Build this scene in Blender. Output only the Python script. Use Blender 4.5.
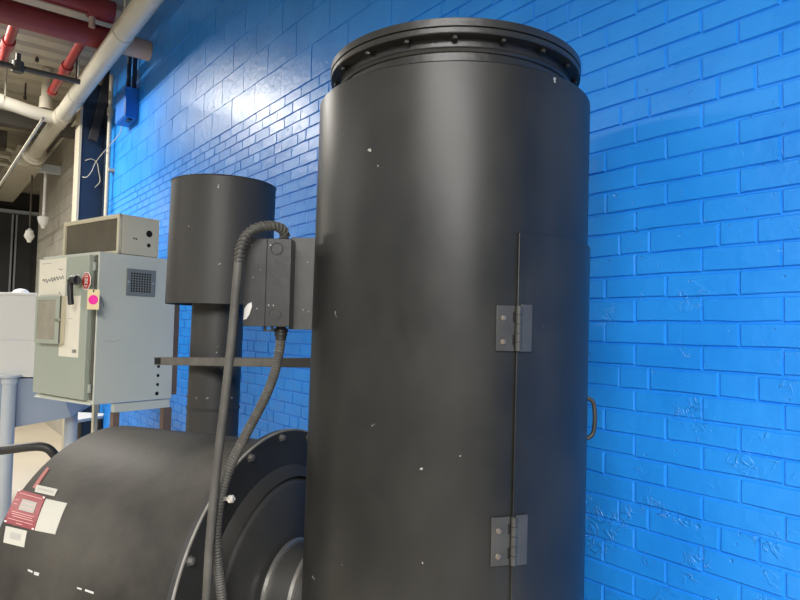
import bpy, bmesh, math, random
from mathutils import Vector, Matrix
random.seed(7)
PI = math.pi
scene = bpy.context.scene
col = scene.collection
for o in list(bpy.data.objects): bpy.data.objects.remove(o)

# ------------------------------------------------------------------ camera
F = 630.0; EYE = Vector((0, 0, 1.6))
RM = Matrix(((0.611426, 0.023260, 0.790960), (0.791023, -0.044478, -0.610167), (0.020988, 0.998740, -0.045595)))
cam = bpy.data.cameras.new('camera'); cam_o = bpy.data.objects.new('camera', cam); col.objects.link(cam_o)
cam.sensor_fit = 'HORIZONTAL'; cam.sensor_width = 36; cam.lens = F * 36 / 800; cam.clip_start = .02; cam.clip_end = 100
cam_o.matrix_world = Matrix.Translation(EYE) @ RM.to_4x4()
scene.camera = cam_o
# ------------------------------------------------------------------ world, lamps, exposure
w = bpy.data.worlds.new('world'); scene.world = w; w.use_nodes = True
w.node_tree.nodes['Background'].inputs[0].default_value = (1, .98, .95, 1)
w.node_tree.nodes['Background'].inputs[1].default_value = .17
def area(name, loc, sx, sy, power, colour=(1, .95, .86), target=None, spread=PI):
    l = bpy.data.lights.new(name, 'AREA'); l.shape = 'RECTANGLE'; l.size = sx; l.size_y = sy
    l.energy = power; l.color = colour; l.spread = spread
    o = bpy.data.objects.new(name, l); col.objects.link(o); o.location = loc
    if target is not None:
        o.rotation_euler = (Vector(target) - Vector(loc)).to_track_quat('-Z', 'Y').to_euler()
    return o
area('unseen_lamp', (-7.35, -.30, 4.43), 1.7, .5, 235, (1, .955, .87))
area('unseen_lamp', (-11.5, -1.2, 3.6), 3.0, .35, 110, (1, .95, .84))
area('unseen_lamp', (1.8, -1.55, 3.45), 3.4, .8, 350, (1, .98, .95))
area('unseen_lamp', (4.2, -2.2, 3.45), 2.4, .7, 240, (1, .98, .95))  # added unseen fill, brightens faces turned to the right
area('unseen_lamp', (-5.0, -3.4, 3.45), 3.6, .7, 110, (1, .97, .92))  # added unseen fill for the cabinet and the drum
area('unseen_lamp', (-1.4, -4.8, 3.45), 3.0, .7, 80, (1, .98, .95))
scene.view_settings.view_transform = 'Standard'; scene.view_settings.look = 'None'
scene.view_settings.exposure = .38; scene.view_settings.gamma = 1; scene.view_settings.use_curve_mapping = False

# ------------------------------------------------------------------ measuring helpers
def ray(x, y): return RM @ Vector((x - 400, 300 - y, -F))
def at(x, y, d): return EYE + ray(x, y) * (d / F)
def on_y(x, y, v): r = ray(x, y); return EYE + r * (v / r.y)
def on_z(x, y, v): r = ray(x, y); return EYE + r * ((v - EYE.z) / r.z)
def on_plane(x, y, p, n): r = ray(x, y); n = Vector(n); return EYE + r * ((Vector(p) - EYE).dot(n) / r.dot(n))

# ------------------------------------------------------------------ materials
def mat(name, c, rough=.5, metal=0., c2=None, scale=6., bump=0., bscale=40., spec=.5, amount=.5, detail=4., chips=None, stretch=None, rvar=0.):
    m = bpy.data.materials.new(name); m.use_nodes = True
    nt = m.node_tree; b = nt.nodes['Principled BSDF']
    b.inputs['Roughness'].default_value = rough; b.inputs['Metallic'].default_value = metal
    b.inputs['Specular IOR Level'].default_value = spec
    b.inputs['Base Color'].default_value = (*c, 1)
    tc = nt.nodes.new('ShaderNodeTexCoord'); src = tc.outputs['Object']
    if stretch:
        mp = nt.nodes.new('ShaderNodeMapping'); mp.inputs['Scale'].default_value = stretch
        nt.links.new(src, mp.inputs[0]); src2 = mp.outputs[0]
    else: src2 = src
    colour_out = None
    if c2 is not None:
        n = nt.nodes.new('ShaderNodeTexNoise'); n.inputs['Scale'].default_value = scale; n.inputs['Detail'].default_value = detail
        nt.links.new(src2, n.inputs['Vector'])
        r = nt.nodes.new('ShaderNodeMapRange'); r.inputs[1].default_value = .5 - amount * .5; r.inputs[2].default_value = .5 + amount * .5
        nt.links.new(n.outputs[0], r.inputs[0])
        mx = nt.nodes.new('ShaderNodeMix'); mx.data_type = 'RGBA'
        mx.inputs[6].default_value = (*c, 1); mx.inputs[7].default_value = (*c2, 1)
        nt.links.new(r.outputs[0], mx.inputs[0]); colour_out = mx.outputs[2]
        if rvar:
            rr = nt.nodes.new('ShaderNodeMapRange'); rr.inputs[3].default_value = rough - rvar; rr.inputs[4].default_value = rough + rvar
            nt.links.new(n.outputs[0], rr.inputs[0]); nt.links.new(rr.outputs[0], b.inputs['Roughness'])
    if chips:                                    # sparse paint chips and scuffs
        cc, cs, th = chips
        n = nt.nodes.new('ShaderNodeTexNoise'); n.inputs['Scale'].default_value = cs; n.inputs['Detail'].default_value = 2
        nt.links.new(src, n.inputs['Vector'])
        r = nt.nodes.new('ShaderNodeMapRange'); r.inputs[1].default_value = th; r.inputs[2].default_value = th + .015
        nt.links.new(n.outputs[0], r.inputs[0])
        mx = nt.nodes.new('ShaderNodeMix'); mx.data_type = 'RGBA'
        if colour_out: nt.links.new(colour_out, mx.inputs[6])
        else: mx.inputs[6].default_value = (*c, 1)
        mx.inputs[7].default_value = (*cc, 1); nt.links.new(r.outputs[0], mx.inputs[0]); colour_out = mx.outputs[2]
    if colour_out: nt.links.new(colour_out, b.inputs['Base Color'])
    if bump:
        n = nt.nodes.new('ShaderNodeTexNoise'); n.inputs['Scale'].default_value = bscale; n.inputs['Detail'].default_value = 3
        nt.links.new(src, n.inputs['Vector'])
        bp = nt.nodes.new('ShaderNodeBump'); bp.inputs['Strength'].default_value = bump; bp.inputs['Distance'].default_value = .01
        nt.links.new(n.outputs[0], bp.inputs['Height']); nt.links.new(bp.outputs[0], b.inputs['Normal'])
    return m

M = {}
M['blue'] = mat('blue_gloss_paint', (.012, .22, .74), .36, 0, (.016, .26, .82), 3.5, .25, 22, .5, .34, rvar=.09)
M['blue_wire'] = mat('blue_paint_smooth', (.010, .13, .50), .4, 0, (.012, .15, .55), 4)
M['navy'] = mat('navy_paint', (.005, .016, .042), .5, 0, (.007, .022, .055), 5, .1)
M['greyblock'] = mat('grey_block_paint', (.36, .34, .29), .6, 0, (.44, .42, .37), 3, .3, 40)
M['black'] = mat('black_stack_paint', (.0085, .0092, .0092), .40, 0, (.021, .021, .0195), 7, .02, 30, .36, .36, detail=8, chips=((.30, .30, .28), 34, .752), stretch=(1, 1, .6), rvar=.06)
M['black_rim'] = mat('black_rim_paint', (.012, .0125, .0125), .40, 0, (.026, .026, .025), 7, .1, 50)
M['black_dusty'] = mat('black_dusty_paint', (.021, .0203, .019), .56, 0, (.082, .076, .065), 3.4, .08, 50, .22, .36, chips=((.4, .4, .38), 22, .78), rvar=.08)
M['black_dark'] = mat('black_flange_paint', (.022, .023, .024), .5, 0, (.035, .035, .034), 5, .08, 50)
M['black_cover'] = mat('black_cover_paint', (.030, .031, .032), .42, 0, (.05, .05, .048), 5, .08, 50)
M['edge'] = mat('worn_edge', (.16, .155, .14), .5, 0, (.28, .27, .25), 25)
M['dusty_pipe'] = mat('black_vent_paint', (.029, .0285, .027), .5, 0, (.045, .0435, .040), 3, .06, 50, chips=((.35, .35, .33), 32, .77), stretch=(1, 1, .4))
M['box'] = mat('black_box_paint', (.018, .019, .020), .36, 0, (.036, .037, .038), 10, .05, 60, chips=((.6, .6, .58), 38, .77))
M['conduit'] = mat('dusty_conduit', (.040, .039, .036), .6, 0, (.095, .091, .080), 14, .2, 120)
M['dusty_steel'] = mat('dusty_strut', (.085, .081, .073), .6, 0, (.15, .143, .128), 14)
M['braid'] = mat('wrapped_conduit', (.035, .034, .031), .6, 0, (.07, .067, .06), 30)
M['blackplastic'] = mat('black_plastic', (.018, .018, .018), .45)
M['steel'] = mat('worn_steel', (.50, .49, .46), .35, .9, (.62, .60, .56), 30)
M['bolt'] = mat('painted_bolt', (.10, .10, .095), .42, .4, (.20, .19, .18), 40)
M['hinge'] = mat('hinge_paint', (.030, .031, .030), .42, 0, (.052, .052, .049), 20)
M['brightbolt'] = mat('bare_bolt', (.17, .16, .14), .4, .6, (.20, .16, .12), 60)
M['chip'] = mat('white_scuff', (.52, .52, .50), .6)
M['cab'] = mat('grey_green_enamel', (.55, .575, .50), .42, 0, (.59, .615, .54), 2.5, .03, 60)
M['door'] = mat('grey_green_door_enamel', (.35, .395, .335), .45, 0, (.38, .42, .36), 3, .03, 60)
M['cabdark'] = mat('hinge_gap_grey', (.10, .10, .085), .5)
M['tan'] = mat('tan_enamel', (.56, .52, .38), .45, 0, (.60, .56, .42), 4)
M['mesh'] = mat('dark_mesh_screen', (.085, .074, .050), .6, 0, (.125, .11, .075), 9, .3, 300)
M['grille'] = mat('grille_grey', (.19, .21, .21), .5)
M['hole'] = mat('hole_black', (.004, .004, .004), .9)
M['paper'] = mat('paper', (.52, .51, .45), .7, 0, (.48, .47, .41), 9)
M['sheet'] = mat('sheet_paper', (.78, .755, .65), .7, 0, (.73, .70, .60), 9)
M['paperyellow'] = mat('tag_card', (.80, .66, .40), .7)
M['pink'] = mat('pink_dot', (.86, .02, .36), .5)
M['red_sign'] = mat('red_sign', (.55, .03, .03), .4)
M['white'] = mat('sign_white', (.80, .78, .74), .5)
M['ink'] = mat('ink', (.10, .10, .10), .7)
M['greyink'] = mat('grey_print', (.40, .39, .36), .6)
M['redplate'] = mat('red_data_plate', (.23, .028, .036), .4, 0, (.28, .045, .05), 12)
M['redfade'] = mat('faded_red_strip', (.40, .14, .13), .5)
M['redtext'] = mat('pale_red_print', (.66, .36, .34), .5)
M['window'] = mat('clouded_window', (.30, .28, .22), .15, 0, (.40, .375, .30), 14, 0)
M['rust'] = mat('brown_steel', (.11, .075, .055), .6, 0, (.17, .115, .085), 8)
M['darksteel'] = mat('dark_steel', (.022, .020, .018), .55, 0, (.04, .036, .03), 6)
M['white_enamel'] = mat('white_collector_enamel', (.62, .62, .60), .45, 0, (.66, .66, .64), 3)
M['hopper'] = mat('blue_grey_enamel', (.22, .285, .39), .45, 0, (.26, .32, .43), 3)
M['leggrey'] = mat('blue_grey_leg', (.47, .52, .56), .45, 0, (.51, .56, .60), 4)
M['cream'] = mat('cream_pipe_paint', (.45, .425, .345), .42, 0, (.52, .495, .41), 4, .06, 40)
M['creamdull'] = mat('cream_ceiling_paint', (.40, .37, .29), .6, 0, (.46, .425, .335), 2)
M['redpipe'] = mat('red_pipe_paint', (.15, .014, .018), .42, 0, (.20, .022, .026), 4)
M['redbright'] = mat('red_branch_paint', (.21, .016, .018), .35, 0, (.26, .024, .024), 5)
M['pinkcream'] = mat('pink_lit_cream_sleeve', (.36, .27, .24), .5, 0, (.42, .33, .29), 4)  # cream with pink reflected light put into the colour
M['beam'] = mat('dark_beam', (.045, .040, .033), .6, 0, (.065, .058, .046), 4)
M['floor'] = mat('tan_concrete', (.42, .37, .29), .55, 0, (.52, .46, .37), 1.2, .1, 12, .4, .8)
M['far'] = mat('far_dark_wall', (.018, .017, .015), .8, 0, (.035, .031, .026), 1.5)
M['fardoor'] = mat('charcoal_door', (.045, .047, .048), .6, 0, (.06, .062, .063), 2)
M['farbrown'] = mat('far_brown', (.09, .06, .04), .8)
M['lampglass'] = mat('lamp_glass', (.7, .7, .66), .2)
M['hose'] = mat('black_hose', (.012, .012, .012), .5, 0, (.035, .034, .032), 10)

def paint_wear(m):
    """old paint runs, filled cracks and dents over the bricks, more of them low on the wall"""
    nt = m.node_tree; b = nt.nodes['Principled BSDF']; L = nt.links.new
    def nd(t, **kw):
        n = nt.nodes.new(t)
        for k, v in kw.items(): setattr(n, k, v)
        return n
    def math_(op, a, c=None, clamp=False):
        n = nd('ShaderNodeMath', operation=op, use_clamp=clamp)
        for i, q in enumerate((a, c)):
            if q is None: continue
            if isinstance(q, (int, float)): n.inputs[i].default_value = q
            else: L(q, n.inputs[i])
        return n.outputs[0]
    tc = nd('ShaderNodeTexCoord').outputs['Object']
    def noise(scale, detail, dist=0.):
        n = nd('ShaderNodeTexNoise'); n.inputs['Scale'].default_value = scale; n.inputs['Detail'].default_value = detail; n.inputs['Distortion'].default_value = dist
        L(tc, n.inputs['Vector']); return n.outputs[0]
    ridge = math_('SUBTRACT', 1.0, math_('MULTIPLY', math_('ABSOLUTE', math_('SUBTRACT', noise(24, 3, .8), .5)), 20), True)
    z = nd('ShaderNodeSeparateXYZ'); L(tc, z.inputs[0])
    low = math_('MULTIPLY', math_('SUBTRACT', 1.75, z.outputs['Z']), .13)
    mask = math_('MULTIPLY', math_('SUBTRACT', math_('ADD', noise(9.5, 3), math_('MAXIMUM', low, -.06)), .625), 9, True)
    pits = math_('MULTIPLY', math_('SUBTRACT', noise(46, 2), .70), 14, True)
    h = math_('SUBTRACT', math_('MULTIPLY', ridge, mask), math_('MULTIPLY', pits, 1.3))
    bp = nd('ShaderNodeBump'); bp.inputs['Strength'].default_value = .75; bp.inputs['Distance'].default_value = .0030
    L(h, bp.inputs['Height'])
    src = b.inputs['Normal'].links[0].from_socket; L(src, bp.inputs['Normal']); L(bp.outputs[0], b.inputs['Normal'])
paint_wear(M['blue'])

# ------------------------------------------------------------------ mesh helpers
SHEAR = Vector((-.6115, -.7911, 0))                # the tall stack and the vent lean a touch to the left at the foot
LEAN = {'exhaust_stack': .0105, 'vent_pipe': .016}
def shear_of(p):
    while p is not None:
        if p.name in LEAN: return LEAN[p.name]
        p = p.parent
    return 0
class MB:
    def __init__(s): s.v = []; s.f = []
    def add(s, vs, fs):
        k = len(s.v); s.v += [Vector(q) for q in vs]; s.f += [tuple(i + k for i in f) for f in fs]; return s
    def hexa(s, p):                                    # 8 corners: bottom ring, top ring
        return s.add(p, [(3, 2, 1, 0), (4, 5, 6, 7), (0, 1, 5, 4), (1, 2, 6, 5), (2, 3, 7, 6), (3, 0, 4, 7)])
    def box(s, c, ax, ay, az, hx, hy, hz):             # centre, three axes, half sizes
        c = Vector(c); ax = Vector(ax); ay = Vector(ay); az = Vector(az)
        q = lambda i, j, k: c + ax * hx * i + ay * hy * j + az * hz * k
        return s.hexa([q(-1, -1, -1), q(1, -1, -1), q(1, 1, -1), q(-1, 1, -1), q(-1, -1, 1), q(1, -1, 1), q(1, 1, 1), q(-1, 1, 1)])
    def abox(s, x0, x1, y0, y1, z0, z1):
        return s.box(((x0 + x1) / 2, (y0 + y1) / 2, (z0 + z1) / 2), (1, 0, 0), (0, 1, 0), (0, 0, 1), abs(x1 - x0) / 2, abs(y1 - y0) / 2, abs(z1 - z0) / 2)
    def bar(s, a, b, wdt, hgt, up=(0, 0, 1)):          # rectangular bar from a to b
        a = Vector(a); b = Vector(b); d = (b - a); L = d.length; d /= L
        sd = d.cross(Vector(up)).normalized(); u2 = sd.cross(d)
        return s.box((a + b) / 2, d, sd, u2, L / 2, wdt / 2, hgt / 2)
    def tube(s, pts, r, seg=16, caps=True):            # r: number or list
        pts = [Vector(p) for p in pts]; n = len(pts); rings = []
        t0 = (pts[1] - pts[0]).normalized()
        u = t0.cross(Vector((0, 0, 1)));
        if u.length < .05: u = t0.cross(Vector((0, 1, 0)))
        u.normalize(); vs = []
        for i, p in enumerate(pts):
            t = (pts[min(i + 1, n - 1)] - pts[max(i - 1, 0)]).normalized()
            u = (u - t * u.dot(t)).normalized(); vv = t.cross(u)
            rr = r[i] if isinstance(r, (list, tuple)) else r
            vs += [p + (u * math.cos(2 * PI * k / seg) + vv * math.sin(2 * PI * k / seg)) * rr for k in range(seg)]
        fs = [(i * seg + k, i * seg + (k + 1) % seg, (i + 1) * seg + (k + 1) % seg, (i + 1) * seg + k) for i in range(n - 1) for k in range(seg)]
        if caps: fs += [tuple(range(seg))[::-1], tuple(range((n - 1) * seg, n * seg))]
        return s.add(vs, fs)
    def lathe(s, c, axis, prof, seg=96, close=False):  # prof: (distance along axis, radius)
        c = Vector(c); t = Vector(axis).normalized()
        u = t.cross(Vector((0, 0, 1)))
        if u.length < .05: u = Vector((1, 0, 0))
        u.normalize(); vv = t.cross(u); n = len(prof); vs = []
        for (e, r) in prof:
            vs += [c + t * e + (u * math.cos(2 * PI * k / seg) + vv * math.sin(2 * PI * k / seg)) * r for k in range(seg)]
        m = n if close else n - 1
        fs = [(i * seg + k, i * seg + (k + 1) % seg, ((i + 1) % n) * seg + (k + 1) % seg, ((i + 1) % n) * seg + k) for i in range(m) for k in range(seg)]
        if not close:
            if prof[0][1] > .0005: fs.append(tuple(range(seg))[::-1])
            if prof[-1][1] > .0005: fs.append(tuple(range((n - 1) * seg, n * seg)))
        return s.add(vs, fs)
    def slab(s, quad_fn, nu, nv):                      # curved plate: quad_fn(u, v, side) with side 0 outer, 1 inner
        vs = [quad_fn(i / nu, j / nv, k) for k in (0, 1) for j in range(nv + 1) for i in range(nu + 1)]
        N = (nu + 1) * (nv + 1); ix = lambda i, j, k: k * N + j * (nu + 1) + i; fs = []
        for j in range(nv):
            for i in range(nu):
                fs.append((ix(i, j, 0), ix(i + 1, j, 0), ix(i + 1, j + 1, 0), ix(i, j + 1, 0)))
                fs.append((ix(i, j + 1, 1), ix(i + 1, j + 1, 1), ix(i + 1, j, 1), ix(i, j, 1)))
        for i in range(nu):
            fs.append((ix(i, 0, 0), ix(i, 0, 1), ix(i + 1, 0, 1), ix(i + 1, 0, 0)))
            fs.append((ix(i + 1, nv, 0), ix(i + 1, nv, 1), ix(i, nv, 1), ix(i, nv, 0)))
        for j in range(nv):
            fs.append((ix(0, j + 1, 0), ix(0, j + 1, 1), ix(0, j, 1), ix(0, j, 0)))
            fs.append((ix(nu, j, 0), ix(nu, j, 1), ix(nu, j + 1, 1), ix(nu, j + 1, 0)))
        return s.add(vs, fs)
    def hexbolt(s, p, n, r, h):
        p = Vector(p); n = Vector(n).normalized()
        s.lathe(p - n * .001, n, [(0, r * 1.45), (.0018, r * 1.45), (.0022, r), (h, r), (h * 1.15, r * .55)], 6 if r < .006 else 6)
        return s
    def build(s, name, m, parent=None, smooth=True, bevel=0., origin=None, angle=35):
        if origin is None:
            if parent is not None: o0 = Vector(parent['_base'])
            else:
                mn = Vector([min(v[i] for v in s.v) for i in range(3)]); mxx = Vector([max(v[i] for v in s.v) for i in range(3)])
                o0 = Vector(((mn.x + mxx.x) / 2, (mn.y + mxx.y) / 2, mn.z))
        else: o0 = Vector(origin)
        if shear_of(parent): s.v = [v + SHEAR * (shear_of(parent) * (2.12 - v.z)) for v in s.v]
        me = bpy.data.meshes.new(name)
        me.from_pydata([tuple(v - o0) for v in s.v], [], s.f); me.update()
        bm = bmesh.new(); bm.from_mesh(me); bmesh.ops.recalc_face_normals(bm, faces=bm.faces); bm.to_mesh(me); bm.free()
        for q in (m if isinstance(m, list) else [m]): me.materials.append(q)
        if smooth:
            me.shade_smooth(); me.set_sharp_from_angle(angle=math.radians(angle))
        o = bpy.data.objects.new(name, me); col.objects.link(o)
        if parent is not None: o.parent = parent
        else: o.location = o0
        o['_base'] = tuple(o0)
        if bevel:
            b = o.modifiers.new('bevel', 'BEVEL'); b.width = bevel; b.segments = 2; b.limit_method = 'ANGLE'
        return o

def thing(name, label, cat, loc, group=None):
    o = bpy.data.objects.new(name, None); col.objects.link(o); o.location = loc; o.empty_display_size = .05
    o['_base'] = tuple(Vector(loc)); return tag(o, label, cat, group)
def tag(o, label, cat, group=None):
    o['label'] = label; o['category'] = cat
    if group: o['group'] = group
    return o
def structure(o): o['kind'] = 'structure'; return o
def smooth_path(pts, k=8):                             # Catmull-Rom through the points
    pts = [Vector(p) for p in pts]; P = [pts[0] * 2 - pts[1]] + pts + [pts[-1] * 2 - pts[-2]]; out = []
    for i in range(1, len(P) - 2):
        a, b, c, d = P[i - 1:i + 3]
        for j in range(k):
            t = j / k
            out.append(.5 * ((2 * b) + (c - a) * t + (2 * a - 5 * b + 4 * c - d) * t * t + (3 * b - a - 3 * c + d) * t ** 3))
    out.append(pts[-1]); return out

# ================================================================== SETTING
WY = 1.72
def brick_wall(rows, y, bev0=.0045, gap0=.0036, rec=.0062, wob=.0010, tilt=.0012):
    """rows: (z0, z1, [x joints]); every unit a bevelled face with recessed joints round it"""
    m = MB(); rnd = random.Random(3)
    xa = min(r[2][0] for r in rows); xb = max(r[2][-1] for r in rows); za = rows[0][0]; zb = rows[-1][1]
    m.add([(xa, y + rec, za), (xb, y + rec, za), (xb, y + rec, zb), (xa, y + rec, zb)], [(0, 1, 2, 3)])
    for row in rows:
        z0, z1, xs = row[:3]; gap = row[3] if len(row) > 3 else gap0; bev = row[4] if len(row) > 4 else bev0
        dz = rnd.uniform(-.0012, .0012)
        for a, b in zip(xs[:-1], xs[1:]):
            if b - a < .02: continue
            g = lambda: gap * rnd.uniform(.0, 1.4) * .5
            x0, x1, zz0, zz1 = a + g(), b - g(), z0 + dz + g(), z1 + dz - g()
            nx = max(1, int((x1 - x0) / .07)); off = rnd.uniform(-tilt, tilt) * .6; tx = rnd.uniform(-tilt, tilt); tz = rnd.uniform(-tilt, tilt)
            outer = []; inner = []
            X = [x0 + (x1 - x0) * i / nx for i in range(nx + 1)]
            e = lambda: rnd.gauss(0, wob)
            bot = [(x, zz0 + e()) for x in X]; top = [(x, zz1 + e()) for x in X]
            vs = []
            for (x, z) in bot: vs.append((x, y + rec + .001, z))
            for i, (x, z) in enumerate(bot):
                xi = min(max(x, x0 + bev), x1 - bev); vs.append((xi, y + off + tx * (xi - a) / (b - a) - tz * .5, z + bev))
            for i, (x, z) in enumerate(top):
                xi = min(max(x, x0 + bev), x1 - bev); vs.append((xi, y + off + tx * (xi - a) / (b - a) + tz * .5, z - bev))
            for (x, z) in top: vs.append((x, y + rec + .001, z))
            n = nx + 1; fs = []
            for r_ in range(3):
                for i in range(nx): fs.append((r_ * n + i, r_ * n + i + 1, (r_ + 1) * n + i + 1, (r_ + 1) * n + i))
            fs.append((0, n, 2 * n, 3 * n)); fs.append((n - 1, 4 * n - 1, 3 * n - 1, 2 * n - 1))
            m.add(vs, fs)
    m.abox(xa, xb, y + rec + .002, y + .2, za, zb)
    return m
HC = .0678; Z1 = 1.7045; XL, XR = -7.97, 3.0
def joints(phase, pattern, x0, x1):
    per = sum(pattern); x = phase - per * math.ceil((phase - x0) / per + 1); xs = [x0]; i = 0
    while x < x1:
        if x > x0 + .03 and x < x1 - .03: xs.append(x)
        x += pattern[i % len(pattern)]; i += 1
    return xs + [x1]
rows = []
k0 = -25; ktop = 19
for k in range(k0, ktop):
    z0 = Z1 + k * HC
    if (k - 2) % 6 == 0: xs = joints(-1.122, (.098, .2035), XL, XR)
    elif (k % 2) == 1: xs = joints(-.866, (.2033,), XL, XR)
    else: xs = joints(-.767, (.2033,), XL, XR)
    rows.append((max(z0, 0), z0 + HC, xs))
zt = Z1 + ktop * HC; j = 0
while zt < 4.44:
    rows.append((zt, zt + .2035, joints(-3.47 if j % 2 == 0 else -3.66, (.376,), XL, XR), .0016, .0028)); zt += .2035; j += 1
WTOP = zt
o = brick_wall(rows, WY).build('wall_back', M['blue'], smooth=False, origin=(0, 0, 0)); structure(o)
# bare grey block wall beyond the column
grow = []; z = 0.; j = 0
while z < 4.4:
    grow.append((z, z + .2035, joints(-9 if j % 2 else -9.2, (.40,), -13.0, -8.38), .003, .004)); z += .2035; j += 1
o = brick_wall(grow, WY).build('wall_left', M['greyblock'], smooth=False, origin=(0, 0, 0)); structure(o)
m = MB(); m.abox(-8.4, -7.95, WY + .005, WY + .2, 0, 4.6); structure(m.build('wall_column_bay', M['navy'], smooth=False, origin=(0, 0, 0)))
CZ = 4.62
m = MB(); m.abox(-18, 3.5, -7, 4.5, -.12, 0); structure(m.build('floor', M['floor'], smooth=False, origin=(0, 0, 0)))
# ribbed steel deck ceiling
m = MB(); prof = []; x = -18.
while x < 3.5:
    prof += [(x, CZ), (x + .17, CZ), (x + .20, CZ + .06), (x + .27, CZ + .06)]; x += .30
prof.append((x, CZ))
vs = [(px_, yy, pz) for yy in (-7, 4.5) for (px_, pz) in prof] + [(px_, yy, CZ + .12) for yy in (-7, 4.5) for (px_, pz) in prof]
n = len(prof)
m.add(vs, [(i, i + 1, n + i + 1, n + i) for i in range(n - 1)] + [(2 * n + i, 3 * n + i, 3 * n + i + 1, 2 * n + i + 1) for i in range(n - 1)])
structure(m.build('ceiling', M['creamdull'], smooth=False, origin=(0, 0, 0)))
m = MB(); m.abox(-18, 3.2, 1.60, WY + .2, WTOP + .002, CZ - .002); structure(m.build('trim_1', M['creamdull'], smooth=False, origin=(0, 0, 0)))
m = MB(); m.abox(-17.4, -17.2, -7, 4.5, 0, CZ); m.abox(-17.2, -13.0, 4.3, 4.5, 0, CZ); structure(m.build('wall_end', M['far'], smooth=False, origin=(0, 0, 0)))

# ================================================================== MAIN STACK
SC = Vector((-1.265, 1.144, 0)); SR = .3605
def sp(az, z, r): a = math.radians(az); return Vector((SC.x + r * math.cos(a), SC.y + r * math.sin(a), z))
def radial(az): a = math.radians(az); return Vector((math.cos(a), math.sin(a), 0))
def tangent(az): a = math.radians(az); return Vector((-math.sin(a), math.cos(a), 0))
stack = thing('exhaust_stack', 'tall wide black steel cylinder stack with bolted rim, in front of the blue brick wall', 'stack', SC)
STOP = 2.186
m = MB(); m.lathe(SC, (0, 0, 1), [(.02, SR), (STOP - .004, SR), (STOP, SR - .004), (STOP, .30), (STOP - .02, .30)], 160)
shell = m.build('shell', M['black'], stack)
m = MB(); m.lathe(SC, (0, 0, 1), [(STOP, .318), (STOP + .006, .318), (STOP + .010, .308), (STOP + .075, .308), (STOP + .075, .28), (STOP, .28)], 160, True)
collar = m.build('collar', M['black_rim'], stack)
m = MB(); m.lathe(SC, (0, 0, 1), [(STOP + .040, .311), (STOP + .046, .314), (STOP + .052, .311)], 160, True); m.build('weld_bead', M['black_rim'], collar)
FZ = 2.258
m = MB(); m.lathe(SC, (0, 0, 1), [(FZ, .20), (FZ, .333), (FZ + .002, .335), (FZ + .012, .335), (FZ + .013, .331), (FZ + .015, .331), (FZ + .016, .336), (FZ + .033, .336), (FZ + .035, .333), (FZ + .035, .20)], 160, True)
flange = m.build('rim_flange', M['black_rim'], stack)
for k in range(18):
    az = -42 + 20 * k
    m = MB(); m.hexbolt(sp(az, FZ + .001, .319), (0, 0, -1), .0075, .010); m.build('bolt', M['black_rim'], flange, False)
m = MB(); m.lathe(SC, (0, 0, 1), [(0, SR + .05), (.02, SR + .05), (.02, SR)], 96); m.build('base_plate', M['black_dark'], stack)
# curved access door
DA0, DA1, DZ0, DZ1 = -17.7, 52, .45, 1.814
def plate(a0, a1, z0, z1, r0, r1, nu, m=None):
    m = m or MB()
    return m.slab(lambda u, v, s: sp(a0 + (a1 - a0) * u, z0 + (z1 - z0) * v, r1 if s == 0 else r0), nu, 1)
door = plate(DA0, DA1, DZ0, DZ1, SR + .0012, SR + .0065, 40).build('access_door', M['black'], stack, bevel=.0015)
hp = [sp(36.5, 1.434, SR + .004), sp(36.5, 1.434, SR + .010), sp(37, 1.422, SR + .021), sp(37, 1.384, SR + .025), sp(37, 1.348, SR + .021), sp(36.5, 1.336, SR + .010), sp(36.5, 1.336, SR + .004)]
m = MB(); m.tube(smooth_path(hp, 6), .0055, 12); m.build('handle', M['hose'], door)
for (z0, z1) in ((1.557, 1.655), (1.106, 1.207)):
    h = plate(-25.2, -18.5, z0, z1, SR + .0008, SR + .0055, 6).build('hinge', M['hinge'], stack, bevel=.001)
    plate(-16.7, -12.2, z0 - .001, z1 + .003, SR + .0067, SR + .0115, 6).build('hinge_leaf', M['hinge'], h, bevel=.0015)
    m = MB(); n = 5
    for k in range(n):
        za = z0 + (z1 - z0) * k / n + .0006; zb = z0 + (z1 - z0) * (k + 1) / n - .0006
        m.tube([sp(-17.3, za, SR + .008), sp(-17.3, zb, SR + .008)], .0072, 20)
    m.build('knuckle', M['hinge'], h)
    for zz in (z0 + .2 * (z1 - z0), z0 + .72 * (z1 - z0)):
        m = MB(); m.lathe(sp(-22.7, zz, SR + .005), radial(-22.7), [(0, .0068), (.002, .0068), (.004, .0052), (.0045, .003)], 20); b = m.build('screw', M['brightbolt'], h)
    for zz in (z0 + .25 * (z1 - z0), z0 + .75 * (z1 - z0)):
        m = MB(); m.box(sp(-19.0, zz, SR + .006), tangent(-19.0), radial(-19.0), (0, 0, 1), .0016, .0012, .011)
        m.build('slot', M['hole'], h, False)

# ================================================================== HORIZONTAL DRUM
dm = Vector((-math.cos(math.radians(30)), -math.sin(math.radians(30)), 0)); dn = Vector((-dm.y, dm.x, 0))   # axis away from the stack
DC = Vector((-1.8337, .9359, .7722)); DR = .453; FR = .4975; DL = .715
drum = thing('furnace_drum', 'wide black horizontal furnace drum with red data plate, lying left of the tall stack', 'drum', (DC.x + dm.x * .4, DC.y + dm.y * .4, 0))
m = MB(); m.lathe(DC, dm, [(-.002, DR), (DL - .012, DR), (DL - .004, DR - .004), (DL, DR - .012), (DL, .02)], 128)
body = m.build('drum_body', M['black_dusty'], drum)
m = MB(); m.lathe(DC, dm, [(0, FR), (-.018, FR), (-.020, FR - .002), (-.020, 0.001)], 128)
fl = m.build('end_flange', M['black_dark'], drum)
m = MB(); m.lathe(DC, dm, [(-.0205, .352), (-.046, .334), (-.050, .325), (-.050, .001)], 128); m.build('raised_cover', M['black_cover'], fl)
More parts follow.
